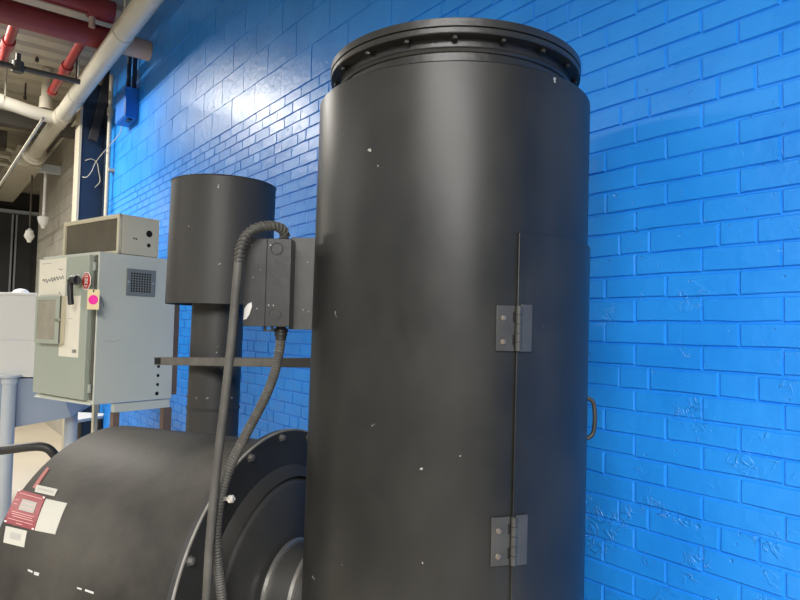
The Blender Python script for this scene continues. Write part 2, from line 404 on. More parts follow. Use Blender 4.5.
m = MB(); m.lathe(DC, dm, [(-.0203, .385), (-.023, .383), (-.040, .357), (-.044, .350), (-.0203, .350)], 128, True); m.build('raised_rim', M['dusty_pipe'], fl)  # dust plus caught light put into a tone paler than the flange
m = MB(); m.lathe(DC, dm, [(-.0145, FR + .0006), (-.0203, FR + .0004), (-.0206, FR - .0045), (-.0195, FR - .0045)], 128, True); m.build('flange_edge', M['edge'], fl)
def fpt(px, py): return on_plane(px, py, DC - dm * .02, dm)
def fang(px, py): p = fpt(px, py) - DC; return math.atan2(p.z, p.dot(dn))
a1, a2 = fang(281, 437), fang(250, 457)
st_ = 2 * PI / round(2 * PI / abs(a1 - a2))
n_b = round(2 * PI / st_)
for k in range(n_b):
    a = a2 + k * st_ * (1 if a1 > a2 else -1)
    m = MB(); m.hexbolt(DC - dm * .020 + (dn * math.cos(a) + Vector((0, 0, 1)) * math.sin(a)) * .477, -dm, .0098, .013)
    m.build('bolt', M['bolt'], fl, False)
# neck between drum and stack, its end cut to the curve of the stack
def to_stack(p, d):
    q = p - SC - SHEAR * (.0105 * (2.12 - p.z)); A = d.x * d.x + d.y * d.y; B = 2 * (q.x * d.x + q.y * d.y); Cc = q.x ** 2 + q.y ** 2 - (SR + .0008) ** 2
    D = B * B - 4 * A * Cc
    return (-B - math.sqrt(max(D, 0))) / (2 * A)
NR = .150; NC = DC - dm * .051 + dn * .006 ; SEG = 64; vs = []
for k in range(SEG):
    a = 2 * PI * k / SEG; p = NC + (dn * math.cos(a) + Vector((0, 0, 1)) * math.sin(a)) * NR
    vs += [p, p - dm * .05, p - dm * to_stack(p, -dm)]
m = MB(); m.add(vs, [(3 * k + i, 3 * ((k + 1) % SEG) + i, 3 * ((k + 1) % SEG) + i + 1, 3 * k + i + 1) for k in range(SEG) for i in (0, 1)])
neck = m.build('duct_neck', M['dusty_pipe'], drum)
for e in (.012, .098):
    m = MB(); m.lathe(NC - dm * e, -dm, [(0, NR + .001), (0, NR + .014), (.002, NR + .016), (.013, NR + .016), (.016, NR + .012), (.016, NR + .001)], 96, True)
    m.build('neck_ring', M['steel'], neck)
for e in (.12, .62):
    m = MB(); c = DC + dm * e; c.z = 0
    hw = .36
    m.hexa([c - dm * .03 - dn * hw, c + dm * .03 - dn * hw, c + dm * .03 + dn * hw, c - dm * .03 + dn * hw] + [q + Vector((0, 0, .772 - math.sqrt(DR ** 2 - .2 ** 2) - .004)) for q in (c - dm * .03 - dn * .2, c + dm * .03 - dn * .2, c + dm * .03 + dn * .2, c - dm * .03 + dn * .2)])
    m.build('saddle', M['black_dark'], drum, False)
# labels on the drum surface
def drum_hit(px, py):
    d = ray(px, py); o_ = EYE - DC
    da, dp, dz = d.dot(dm), d.dot(dn), d.z; oa, op, oz = o_.dot(dm), o_.dot(dn), o_.z
    A = dp * dp + dz * dz; B = 2 * (dp * op + dz * oz); Cc = op * op + oz * oz - DR * DR
    t = (-B - math.sqrt(max(0, B * B - 4 * A * Cc))) / (2 * A)
    return oa + da * t, math.atan2(oz + dz * t, op + dp * t)
def dpt(s, a, r): return DC + dm * s + (dn * math.cos(a) + Vector((0, 0, 1)) * math.sin(a)) * r
def drum_label(name, corners, m_, parent, lift=.0022, thick=.002, u0=0, u1=1, v0=0, v1=1):
    q = [drum_hit(*c) for c in corners]        # top-left, top-right, bottom-right, bottom-left
    def fn(u, v, s):
        u = u0 + (u1 - u0) * u; v = v0 + (v1 - v0) * v
        L = lambda i: (q[0][i] * (1 - u) + q[1][i] * u) * (1 - v) + (q[3][i] * (1 - u) + q[2][i] * u) * v
        return dpt(L(0), L(1), DR + (lift if s == 0 else lift - thick + .0002))
    mb = MB(); mb.slab(fn, 6, 8); o_ = mb.build(name, m_, parent); return o_
RP = [(19.5, 489.5), (46, 497), (34.5, 530.5), (4.5, 522.5)]
rp = drum_label('data_plate', RP, M['redplate'], drum); rp['label'] = 'red data plate with pale print'
drum_label('plate_insert', RP, M['greyink'], rp, .0032, .002, .30, .82, .24, .56)
mt = MB()
for (u0, u1, v) in ((.1, .92, .09), (.08, .2, .3), (.08, .22, .42), (.34, .78, .33), (.34, .78, .46), (.12, .9, .64), (.15, .85, .7), (.2, .9, .76), (.08, .92, .85), (.4, .6, .93)):
    q = [drum_hit(*c) for c in RP]
    def fn(u, vv, s, u0=u0, u1=u1, v=v):
        u = u0 + (u1 - u0) * u; vv = v + .018 * vv
        L = lambda i: (q[0][i] * (1 - u) + q[1][i] * u) * (1 - vv) + (q[3][i] * (1 - u) + q[2][i] * u) * vv
        return dpt(L(0), L(1), DR + (.0036 if s == 0 else .0018))
    mt.slab(fn, 4, 1)
mt.build('print_lines', M['redtext'], rp)
for (u, v) in ((.04, .03), (.96, .04), (.04, .96), (.96, .97)):
    drum_label('rivet', RP, M['white'], rp, .0034, .002, u - .03, u + .03, v - .022, v + .022)
wl = drum_label('blank_label', [(46.5, 499), (67.5, 503.5), (55.5, 534.5), (35, 530.5)], M['paper'], drum); wl['label'] = 'plain cream sticker beside the red plate'
sl = drum_label('small_label', [(37, 485), (58, 489.5), (54.5, 496.5), (35, 492)], M['paper'], drum)
drum_label('print_lines', [(37, 485), (58, 489.5), (54.5, 496.5), (35, 492)], M['greyink'], sl, .003, .002, .12, .88, .35, .62)
sq = drum_label('square_label', [(6.5, 526), (27.5, 531), (24.5, 547.5), (4, 542.5)], M['paper'], drum)
drum_label('print_block', [(6.5, 526), (27.5, 531), (24.5, 547.5), (4, 542.5)], M['greyink'], sq, .003, .002, .28, .78, .28, .68)
drum_label('faded_strip', [(47.5, 467.5), (49.5, 469), (36, 489.5), (33, 487.5)], M['redfade'], drum)
for c in ([(28, 569), (33, 571), (32.5, 573), (28, 571)], [(34.5, 571.5), (39.5, 573), (38.5, 576), (34, 574.5)], [(77.5, 587), (82, 588.5), (81.5, 590), (77, 588.5)], [(85.5, 589), (94, 592), (93.5, 594), (85, 591)]):
    drum_label('paint_scuff', c, M['chip'], drum, .0008, .0006)

# ================================================================== VENT PIPE
VP_ = at(223.5, 200, 2.88); VP_.z = 0
vent = thing('vent_pipe', 'black vent pipe with wide open can on top, standing behind the horizontal drum', 'pipe', VP_)
zc0 = at(215, 304, 2.70).z; zc1 = at(222, 178, 2.72).z
tilt = Vector((.014, .011, 1)).normalized()
VB = VP_.copy()
def va(z): return VB + tilt * (z - 1.45)
VR = .1135
m = MB(); m.lathe(VB - tilt * 1.45, tilt, [(1.45 - 1.44, VR), (2.1, VR), (2.1, VR - .004), (.02, VR - .004)], 72, True); m = MB()
m.lathe(VB, (0, 0, 1), [(0, VR + .05), (.012, VR + .05), (.014, VR), (zc0 + .02, VR), (zc0 + .02, VR - .004), (.0, VR - .004)], 72, True)
vent_p = m.build('pipe', M['dusty_pipe'], vent)
CR = .230; CC = VB + Vector((.0, .0, 0)) + RM @ Vector((.002, 0, 0)); CC.z = 0
m = MB(); m.lathe(CC, (0, 0, 1), [(zc0, CR), (zc1 - .004, CR), (zc1, CR + .003), (zc1 + .002, CR), (zc1, CR - .004), (zc0 + .03, CR - .004), (zc0 + .026, VR - .002), (zc0 + .022, VR - .002), (zc0 + .022, CR - .006), (zc0, CR - .004)], 96, True)
can = m.build('can', M['dusty_pipe'], vent)
az_s = math.atan2(-(CC.y) * 1 - 0, -CC.x) + .60
m = MB(); q = CC + Vector((math.cos(az_s), math.sin(az_s), 0)) * (CR - .0005); t_ = Vector((-math.sin(az_s), math.cos(az_s), 0))
m.box(q + Vector((0, 0, (zc0 + zc1) / 2)), t_, (math.cos(az_s), math.sin(az_s), 0), (0, 0, 1), .0025, .0015, (zc1 - zc0) / 2 - .004); m.build('seam', M['dusty_pipe'], can)
zb = at(213, 410, 2.74).z
m = MB(); m.lathe(VB, (0, 0, 1), [(zb - .006, VR), (zb - .004, VR + .004), (zb + .004, VR + .004), (zb + .006, VR)], 72, True); m.build('coupling_band', M['black_dark'], vent)
for az in (-140, -110, -60, -35, 20, 140):
    m = MB(); a = math.radians(az); d = Vector((math.cos(a), math.sin(a), 0)); m.hexbolt(VB + d * VR + Vector((0, 0, zb + .05)), d, .005, .006); m.build('screw', M['bolt'], vent, False)

# ================================================================== SUPPORT BAR
b0 = at(157.5, 361, 2.86); b1 = sp(168, 1.488, SR + .002) + SHEAR * .007
d = (b1 - b0).normalized(); sd = d.cross(Vector((0, 0, 1))); L_ = (b1 - b0).length
strut = thing('strut_channel', 'long dusty steel strut channel running from the stack past the vent pipe', 'bar', b0.lerp(b1, .5))
m = MB(); c_ = (b0 + b1) / 2
for cv in (.0155, -.0155): m.box(c_ + Vector((0, 0, cv)), d, sd, (0, 0, 1), L_ / 2, .020, .0015)
m.box(c_ - sd * .0185, d, sd, (0, 0, 1), L_ / 2, .0015, .017)
m.box(c_ + sd * .0185 + d * .03, d, sd, (0, 0, 1), L_ / 2 - .03, .0015, .0169)
m.build('channel', M['dusty_steel'], strut, False)
m = MB(); m.box(b0 + d * .035, d, sd, (0, 0, 1), .033, .0165, .0135); m.build('hollow_shade', M['hole'], strut, False)  # dark block stands in for the shaded hollow of the open end
m = MB(); m.box(b1 - d * .35 + sd * .021, d, sd, (0, 0, 1), .16, .002, .0155); m.build('end_cover', M['black_dark'], strut, False)

# ================================================================== JUNCTION BOX ON THE STACK
cr = (RM @ Vector((1, 0, 0))); cr.z = 0; cr.normalize(); cf = Vector((-cr.y, cr.x, 0))     # right and forward in plan
BZ0, BZ1 = 1.5985, 1.8235
bl = at(244, 282, 1.6); br_ = at(290.5, 282, 1.6); BX = (br_ - bl).dot(cr) / 2; bc = (bl + br_) / 2; bc.z = (BZ0 + BZ1) / 2
jb = thing('junction_box', 'small black junction box with two round knockouts, mounted on the left side of the stack', 'box', (bc.x, bc.y, BZ0))
hh = (BZ1 - BZ0) / 2; Zv = Vector((0, 0, 1))
m = MB(); m.box(bc + cf * .042, cr, cf, Zv, BX, .040, hh); jbody = m.build('box_body', M['box'], jb, False, .002)
xm = -BX + 2 * BX * .475
m = MB(); m.box(bc + cr * ((-BX + xm) / 2) - cf * .0005, cr, cf, Zv, (xm + BX) / 2 - .0004, .0012, hh - .001); cv1 = m.build('cover', M['box'], jb, False, .0008)
m = MB(); m.box(bc + cr * ((BX + xm) / 2) + cf * .0005, cr, cf, Zv, (BX - xm) / 2 - .0004, .0012, hh - .001); cv2 = m.build('cover', M['box'], jb, False, .0008)
for s_ in (.76, -.72):
    m = MB(); m.lathe(bc + cr * (BX * .38) + Zv * (hh * s_) - cf * .0008, -cf, [(0, .0165), (.0012, .0165), (.0016, .0155), (.0012, .0145), (0, .0145)], 36, True); m.build('knockout_ring', M['box'], cv2)
    m = MB(); m.lathe(bc + cr * (BX * .38) + Zv * (hh * s_) - cf * .0006, -cf, [(0, .0135), (.001, .013)], 36); m.build('knockout', M['box'], cv2)
for (u, v, r) in ((-.72, .84, .0018), (.1, .84, .0022), (.1, -.52, .002), (.3, -.52, .002), (-.4, -.6, .0016), (-.62, .1, .0012), (-.3, .28, .001)):
    m = MB(); m.lathe(bc + cr * (BX * u) + Zv * (hh * v) - cf * .0015, -cf, [(0, r), (.001, r * .8)], 10); m.build('paint_spot', M['greyink'], cv1 if u < -.05 else cv2)
# white chipped patch at lower left edge
m = MB(); pts = [(-.97, -.86), (-.93, -.60), (-.80, -.50), (-.64, -.46), (-.62, -.56), (-.72, -.74), (-.84, -.84)]
P_ = [bc + cr * (BX * u) + Zv * (hh * v) - cf * .0022 for u, v in pts]; Q_ = [p + cf * .0006 for p in P_]; n = len(pts)
m.add(P_ + Q_, [tuple(range(n)), tuple(range(2 * n - 1, n - 1, -1))] + [(i, (i + 1) % n, n + (i + 1) % n, n + i) for i in range(n)]); m.build('paint_chip', M['chip'], cv1, False)
pl0 = at(291, 282, 1.665); pl1 = at(316, 282, 1.665); pc = (pl0 + pl1) / 2; pc.z = bc.z + .003
m = MB(); m.box(pc, cr, cf, Zv, (pl1 - pl0).dot(cr) / 2 + .002, .004, hh + .009); mp_ = m.build('mounting_plate', M['hinge'], jb, False, .001)
for (u, v) in ((-.85, .25), (-.8, -.72), (.05, -.62), (.5, -.66), (.3, .5)):
    m = MB(); m.lathe(pc + cr * (u * .032) + Zv * (hh * v) - cf * .004, -cf, [(0, .0016), (.001, .0012)], 10); m.build('paint_spot', M['greyink'], mp_)
m = MB(); c_ = bc - Zv * (hh + .006) + cr * (-.0) + cf * .02
for du in (-.006, .012): m.box(c_ + cr * du, cr, cf, Zv, .0025, .004, .007)
m.box(c_ + cr * .003 - Zv * .004, cr, cf, Zv, .012, .004, .0022); m.build('hanging_clip', M['blackplastic'], jb, False)

# ================================================================== CONDUITS
cen = at(281, 330, 1.64); cen.z = BZ0
con1 = thing('flexible_conduit', 'dusty flexible conduit leaving the underside of the junction box', 'conduit', cen)
m = MB(); m.lathe(cen, (0, 0, -1), [(.0, .013), (.004, .013), (.004, .0185), (.012, .0195), (.014, .0165), (.022, .0165), (.024, .0145), (.034, .0135)], 20); m.build('connector', M['blackplastic'], con1)
pts = [cen - Zv * .03] + [at(*p) for p in ((279.5, 350, 1.64), (274, 375, 1.63), (263, 402, 1.61), (243, 440, 1.585), (230, 468, 1.57), (221, 497, 1.56), (216.5, 530, 1.555), (218, 562, 1.555), (222, 600, 1.56), (227, 650, 1.57), (232, 760, 1.6))]
f_ = pts[-1].copy(); pts += [f_ + Vector((-.02, -.02, -.25)), Vector((f_.x - .06, f_.y - .04, .06)), Vector((f_.x - .2, f_.y - .08, .017)), Vector((f_.x - .4, f_.y - .1, .017))]
path = smooth_path(pts, 10); fine = []
for a, b in zip(path[:-1], path[1:]):
    k = max(1, int((b - a).length / .0028)); fine += [a.lerp(b, i / k) for i in range(k)]
rad = [.0122 + .0009 * (1 if (i // 1) % 2 else -1) for i in range(len(fine))]
m = MB(); m.tube(fine, rad, 14); con_t = m.build('jacket', M['conduit'], con1)
cq = at(231, 499, 1.55)
m = MB(); m.hexbolt(cq, (cf * -1 + cr * .4), .0075, .010); m.bar(cq + cf * .002, cq - cr * .026 + cf * .008, .010, .010); m.build('clamp', M['steel'], con1, False)
ce2 = at(284, 238, 1.63); ce2.z = BZ1 + .002
con2 = thing('flexible_conduit', 'smooth dark conduit looping from the top of the junction box and hanging straight down', 'conduit', ce2)
pa = [ce2] + [at(*p) for p in ((284.5, 233, 1.625), (279, 227.5, 1.61), (267, 226, 1.59), (254, 229.5, 1.575), (245, 238, 1.565), (240.5, 250, 1.56), (238.5, 262, 1.555))]
pb = [at(*p) for p in ((238.5, 262, 1.555), (236, 290, 1.55), (231.5, 340, 1.545), (226, 390, 1.54), (220, 440, 1.535), (214.5, 490, 1.53), (210, 540, 1.525), (206.5, 600, 1.525), (203, 680, 1.54), (200, 780, 1.56))]
f_ = pb[-1].copy(); pb += [Vector((f_.x - .02, f_.y - .02, .25)), Vector((f_.x - .05, f_.y - .04, .06)), Vector((f_.x - .18, f_.y - .1, .014)), Vector((f_.x - .4, f_.y - .2, .014))]
m = MB(); m.tube(smooth_path(pb, 8), .0108, 16); m.build('jacket', M['conduit'], con2)
m = MB(); m.tube(smooth_path(pa, 10), .0108, 16); wr = m.build('wrapped_loop', M['braid'], con2)
pw = smooth_path(pa, 60); m = MB()
for ph in (0, PI):
    hel = []; s_ = 0
    for i, p in enumerate(pw[:-1]):
        t = (pw[i + 1] - p).normalized(); u = t.cross(cf).normalized(); v = t.cross(u); s_ += (pw[i + 1] - p).length
        hel.append(p + (u * math.cos(s_ / .0035 + ph) + v * math.sin(s_ / .0035 + ph)) * .0112)
    m.tube(hel, .0026, 6)
m.build('spiral_wrap', M['braid'], wr)

# ================================================================== CONTROL CABINET
ca = math.radians(16); xd = Vector((math.cos(ca), math.sin(ca), 0)); yd = Vector((-math.sin(ca), math.cos(ca), 0))
K0 = at(93, 405, 3.2); KZ0 = K0.z; KZ1 = at(95, 250.5, 3.2).z; K0.z = 0; KW, KD = .612, .452
def cp(x, y, z): return K0 - xd * x + yd * y + Zv * z          # x to the left along the door, y into depth
cabinet = thing('control_cabinet', 'grey green control cabinet with black disconnect handle and red octagonal sign', 'cabinet', cp(KW / 2, KD / 2, 0))
m = MB(); m.box(cp(KW / 2, KD / 2, (KZ0 + KZ1) / 2), xd, yd, Zv, KW / 2, KD / 2, (KZ1 - KZ0) / 2); kb = m.build('cabinet_body', M['cab'], cabinet, False, .004)
dz0, dz1 = KZ0 + .022, KZ1 - .018
m = MB(); m.box(cp(KW / 2 + .014, -.017, (dz0 + dz1) / 2), xd, yd, Zv, KW / 2 - .026, .014, (dz1 - dz0) / 2); kdoor = m.build('cabinet_door', M['door'], cabinet, False, .004)
m = MB(); m.box(cp(.022, -.002, (dz0 + dz1) / 2), xd, yd, Zv, .012, .002, (dz1 - dz0) / 2); m.build('hinge_gap', M['cabdark'], cabinet, False)
for zz in (dz0 + .06, dz1 - .06):
    m = MB(); m.tube([cp(.019, -.012, zz - .022), cp(.019, -.012, zz + .022)], .009, 14); m.build('hinge_barrel', M['door'], cabinet)
m = MB(); m.hexa([cp(KW - .02, -.03, KZ0 - .004), cp(.02, -.005, KZ0 - .004), cp(.02, .02, KZ0 - .001), cp(KW - .02, .02, KZ0 - .001), cp(KW - .03, -.01, KZ0 + .012), cp(.03, -.004, KZ0 + .012), cp(.03, .02, KZ0 + .012), cp(KW - .03, .02, KZ0 + .012)])
m.build('drip_lip', M['cab'], cabinet, False, .002)
DPL = cp(0, -.031, 0)
def dq(px, py): return on_plane(px, py, DPL, yd)
def dface(name, px0, py0, px1, py1, m_, parent, th=.003, lift=0., bevel=0.):
    """upright plate on the door: left and right edges at px0, px1; heights read at the middle"""
    xm_ = (px0 + px1) / 2; a = dq(px0, (py0 + py1) / 2); b = dq(px1, (py0 + py1) / 2); t = dq(xm_, py0).z; u = dq(xm_, py1).z
    c = (a + b) / 2; c.z = (t + u) / 2
    mb = MB(); mb.box(c - yd * (lift + th / 2), xd, yd, Zv, (b - a).dot(xd) / 2, th / 2, (t - u) / 2)
    return mb.build(name, m_, parent, False, bevel), c, (b - a).dot(xd) / 2, (t - u) / 2
pp, c, hw, hhh = dface('handwritten_sheet', 39.5, 259, 66, 297, M['sheet'], kdoor, .0012)
rnd = random.Random(5); m = MB()
def scribble(m, c, hw, hh_, u0, u1, v, amp, n, lift=.0016, r=.0016):
    pts_ = []
    for i in range(n):
        u = u0 + (u1 - u0) * i / (n - 1)
        pts_.append(c + xd * (u * hw) + Zv * ((v + amp * math.sin(i * 2.1) * (1 if i % 5 else 2.1) + rnd.uniform(-.02, .02)) * hh_) - yd * lift)
    m.tube(smooth_path(pts_, 4), r, 5)
scribble(m, c, hw, hhh, -.72, .25, -.12, .075, 15, .0016, .0021); scribble(m, c, hw, hhh, .1, .85, -.02, .065, 12, .0016, .0021)
scribble(m, c, hw, hhh, .45, .75, .42, .04, 4); m.tube([c + xd * (hw * .58) + Zv * (hhh * -.78) - yd * .0014, c + xd * (hw * .64) + Zv * (hhh * -.82) - yd * .0014], .003, 6)
m.build('handwriting', M['ink'], pp)
for (u0, u1, v) in ((-.8, -.1, .78), (-.85, .8, -.9)): m = MB(); m.bar(c + xd * (hw * u0) + Zv * (hhh * v) - yd * .001, c + xd * (hw * u1) + Zv * (hhh * v) - yd * .001, .001, .004); m.build('print_line', M['greyink'], pp, False)
pp2, c, hw, hhh = dface('instruction_sheet', 60, 296, 79.5, 357, M['sheet'], kdoor, .0014); m = MB()
for i in range(9): m.bar(c + xd * (-hw * .55) + Zv * (hhh * (.72 - .12 * i)) - yd * .001, c + xd * (-hw * .42) + Zv * (hhh * (.72 - .12 * i)) - yd * .001, .001, .006)
m.bar(c + xd * (-hw * .2) + Zv * (hhh * .25) - yd * .001, c + xd * (hw * .3) + Zv * (hhh * .25) - yd * .001, .001, .003)
m.box(c + xd * (hw * .6) - Zv * (hhh * .8) - yd * .0008, xd, yd, Zv, hw * .2, .0006, hhh * .06); m.build('print_lines', M['greyink'], pp2, False)
# red octagonal sign
pv = dq(86.5, 281); hw = (dq(91, 281) - dq(82, 281)).dot(xd) / 2 ; hv = (dq(86.5, 272).z - dq(86.5, 289.5).z) / 2
def octa(c, a, b, th, lift):
    k = .42; q = [(a, b * k), (a * k, b), (-a * k, b), (-a, b * k), (-a, -b * k), (-a * k, -b), (a * k, -b), (a, -b * k)]
    f = [c + xd * u + Zv * v - yd * lift for u, v in q]; g = [p - yd * th for p in f]
    return MB().add(f + g, [tuple(range(8)), tuple(range(15, 7, -1))] + [(i, (i + 1) % 8, 8 + (i + 1) % 8, 8 + i) for i in range(8)])
sg = octa(pv, hw, hv, .0015, 0).build('warning_sign', M['white'], kdoor, False); sg['label'] = 'white edged red octagonal sign'
octa(pv, hw * .84, hv * .88, .0008, .0015).build('red_field', M['red_sign'], sg, False)
m = MB()
for (u, v, a, b) in ((-.22, .12, .13, .17), (.22, .12, .13, .17), (-.22, -.22, .13, .11), (.22, -.22, .13, .11), (0, -.05, .07, .07), (-.2, .5, .16, .05), (.22, .5, .16, .05), (0, .68, .25, .04), (0, -.55, .35, .05), (0, -.68, .2, .03)):
    m.box(pv + xd * (hw * u) + Zv * (hv * v) - yd * .0026, xd, yd, Zv, hw * a, .0004, hv * b)
m.build('sign_print', M['white'], sg, False)
# disconnect handle
pv = dq(79.5, 281)
m = MB(); m.lathe(pv, -yd, [(0, .034), (.006, .034), (.010, .029), (.022, .027), (.024, .02)], 28); hd = m.build('handle_hub', M['door'], kdoor)
hq = lambda px, py, off: on_plane(px, py, cp(0, -.031 - off, 0), yd)
p0 = hq(77, 279.5, .05); p1 = hq(72.5, 279.5, .058); p1b = hq(70.5, 283, .06); p2 = hq(70.3, 292, .06); p3 = hq(71, 304.5, .058)
m = MB(); m.tube([pv - yd * .02, hq(76.5, 280, .052)], .022, 20); m.tube(smooth_path([p0, p1, p1b, p2, p3], 8), [.021] * 8 + [.018] * 8 + [.0145] * 17, 14); dh = m.build('disconnect_handle', M['blackplastic'], kdoor)
# meter window box on the door
hx = on_plane(36, 320, cp(0, -.060, 0), yd); hy = on_plane(60, 320, cp(0, -.060, 0), yd); ht = on_plane(48, 296, cp(0, -.060, 0), yd).z; hb = on_plane(48, 343.5, cp(0, -.060, 0), yd).z
mc = (hx + hy) / 2; mc.z = (ht + hb) / 2; mw = (hy - hx).dot(xd) / 2; mh = (ht - hb) / 2
m = MB(); m.box(mc + yd * .0145, xd, yd, Zv, mw, .0140, mh); mb_ = m.build('meter_box', M['tan'], cabinet, False, .003); mb_['label'] = 'small box with clouded window on the door'
m = MB(); fw = .022
m.box(mc - xd * (mw - fw / 2), xd, yd, Zv, fw / 2, .006, mh); m.box(mc + xd * (mw - fw), xd, yd, Zv, fw, .006, mh)
for s_ in (1, -1): m.box(mc + Zv * s_ * (mh - fw / 2), xd, yd, Zv, mw, .0055, fw / 2)
m.build('window_frame', M['door'], mb_, False, .002)
m = MB(); m.box(mc + yd * .001 - xd * fw * .5, xd, yd, Zv, mw - fw * 1.3, .002, mh - fw * .9); m.build('window_pane', M['window'], mb_, False)
m = MB(); m.box(mc + xd * (mw + .001) - yd * .002, xd, yd, Zv, .003, .003, mh * .96); m.build('edge_gap', M['cabdark'], mb_, False)  # dark strip stands in for the shaded gap beside the box
m = MB(); m.box(mc + xd * (mw - .008) - yd * .01, xd, yd, Zv, .02, .006, .007); m.build('latch', M['steel'], mb_, False, .001)
# right side of the cabinet: vent grille, knockout holes
def sq_(px, py, off=0): return on_plane(px, py, cp(-off, 0, 0), xd)
ga, gb = sq_(126, 282), sq_(154.5, 282); gt, gbm = sq_(140, 269.5).z, sq_(140, 296).z; gc = (ga + gb) / 2; gc.z = (gt + gbm) / 2; gw = (gb - ga).dot(yd) / 2; gh = (gt - gbm) / 2
m = MB()
for s_ in (1, -1):
    m.box(gc + xd * .004 + yd * s_ * gw * .86, xd, yd, Zv, .004, gw * .14, gh); m.box(gc + xd * .004 + Zv * s_ * gh * .86, xd, yd, Zv, .004, gw * .75, gh * .14)
gr = m.build('vent_grille', M['grille'], cabinet, False, .001)
m = MB(); m.box(gc + xd * .0012, xd, yd, Zv, .001, gw * .74, gh * .74); m.build('vent_opening', M['hole'], gr, False)
m = MB()
for i in range(1, 8): m.box(gc + xd * .004 + yd * gw * .74 * (i / 4 - 1), xd, yd, Zv, .0015, .0022, gh * .74)
for i in range(1, 8): m.box(gc + xd * .004 + Zv * gh * .74 * (i / 4 - 1), xd, yd, Zv, .0015, gw * .74, .0022)
m.build('mesh_grid', M['grille'], gr, False)
for s_ in (1, -1): m = MB(); m.lathe(gc + xd * .008 + yd * s_ * gw * .88, xd, [(0, .006), (.002, .004)], 12); m.build('screw', M['steel'], gr)
for (px, py, r) in ((158.5, 366.5, .009), (158, 375.5, .009), (157.5, 384.5, .009), (156.8, 393.5, .011)):
    m = MB(); m.lathe(sq_(px, py), xd, [(0, r), (.0008, r)], 16); m.build('knockout_hole', M['hole'], cabinet)
m = MB(); c0, c1, c2, c3 = sq_(103, 340.5), sq_(112, 341.5), sq_(118, 340.5), sq_(123, 338); m.tube(smooth_path([c0, c1, c2, c3], 5), .0012, 5); m.build('scratch', M['greyink'], cabinet)
# back edge frame, rail and legs
m = MB(); m.box(cp(.012, KD + .016, (KZ0 + KZ1) / 2 - .01), xd, yd, Zv, .012, .014, (KZ1 - KZ0) / 2 - .03); m.build('back_rail', M['rust'], cabinet, False)
m = MB(); m.box(cp(.02, .28, KZ0 - .028), xd, yd, Zv, .015, .165, .0225); m.build('stand_rail', M['cab'], cabinet, False, .002)
for (x, y, hw_) in ((.02, .13, .017), (.02, KD - .02, .026)):
    m = MB(); m.box(cp(x, y, (KZ0 - .052) / 2), xd, yd, Zv, .016, hw_, (KZ0 - .052) / 2); m.build('leg', M['rust'], cabinet, False)
lp = on_plane(94.5, 420, cp(KW - .03, KD - .03, 0), yd); m = MB(); m.box(Vector((lp.x, lp.y, (KZ0 - .002) / 2)), xd, yd, Zv, .013, .013, (KZ0 - .002) / 2); m.build('leg', M['tan'], cabinet, False)
# hang tag
tp = dq(93, 290) - yd * .03
ta, tb = on_plane(87.5, 300, tp, yd), on_plane(99.3, 300, tp, yd); tt, tu = on_plane(93, 289.5, tp, yd).z, on_plane(93, 309.5, tp, yd).z
tc_ = (ta + tb) / 2; tc_.z = (tt + tu) / 2; tw = .0300; th_ = (tt - tu) / 2
hang = thing('hang_tag', 'cream card tag with bright pink dot hanging beside the red octagonal sign', 'tag', (tc_.x, tc_.y, tu))
m = MB(); m.box(tc_, cr, cf, Zv, tw, .0008, th_); m.build('card', M['paperyellow'], hang, False)
m = MB(); m.lathe(tc_ - cf * .0008 - Zv * th_ * .03, -cf, [(0, tw * .80), (.0006, tw * .80)], 32); pk = m.build('dot', M['pink'], hang)
m = MB(); m.lathe(tc_ - cf * .0008 + Zv * th_ * .84, -cf, [(0, tw * .16), (.0006, tw * .16)], 16); m.build('eyelet', M['hole'], hang)
m = MB(); m.tube(smooth_path([tc_ + Zv * th_ * .84 - cf * .001, tc_ + Zv * th_ * 1.15 + cf * .01, cp(.019, -.024, tc_.z + th_ * 1.5)], 6), .0015, 6); m.tube(smooth_path([tc_ + cr * tw * 1.1 + cf * .004 + Zv * th_ * .35, tc_ + cr * tw * 1.35 + cf * .006 - Zv * th_ * .1, tc_ + cr * tw * 1.75 + cf * .006 - Zv * th_ * .75], 6), .002, 6); m.build('string', M['ink'], hang)

# ---- tan screened box standing on the cabinet
tz0 = KZ1 + .002; tz1 = on_plane(119, 213.2, cp(0, .107, 0), xd).z
tl = on_plane(64.5, 236, cp(0, .107, 0), yd); TW = (cp(0, .107, 0) - tl).dot(xd); TD = .228
tbx = thing('ventilation_box', 'tan box with dark mesh front sitting on top of the grey cabinet', 'box', cp(TW / 2, .107 + TD / 2, tz0))
zc = (tz0 + tz1) / 2; zh = (tz1 - tz0) / 2; fr_ = .022
m = MB(); m.box(cp(TW / 2, .107 + TD / 2 + .006, zc), xd, yd, Zv, TW / 2, TD / 2 - .006, zh); tb_ = m.build('housing', M['tan'], tbx, False, .003)
m = MB()
for x in (fr_ / 2, TW - fr_ / 2): m.box(cp(x, .107, zc), xd, yd, Zv, fr_ / 2, .0075, zh)
for z_ in (tz0 + fr_ * .35, tz1 - fr_ * .5): m.box(cp(TW / 2, .107, z_), xd, yd, Zv, TW / 2, .007, fr_ * (.5 if z_ > zc else .35))
m.build('front_frame', M['tan'], tbx, False, .001)
m = MB(); m.box(cp(TW / 2, .1115, zc), xd, yd, Zv, TW / 2 - fr_, .001, zh - fr_ * .5); sc_ = m.build('mesh_screen', M['mesh'], tbx, False); sc_['label'] = 'dark mesh screen'
for (px, py, r) in ((149.3, 234, .0185), (148.8, 245.5, .011), (134, 238.3, .005), (136.3, 239, .005)):
    m = MB(); m.lathe(sq_(px, py), xd, [(0, r), (.0008, r)], 24); m.build('round_hole', M['hole'], tbx)

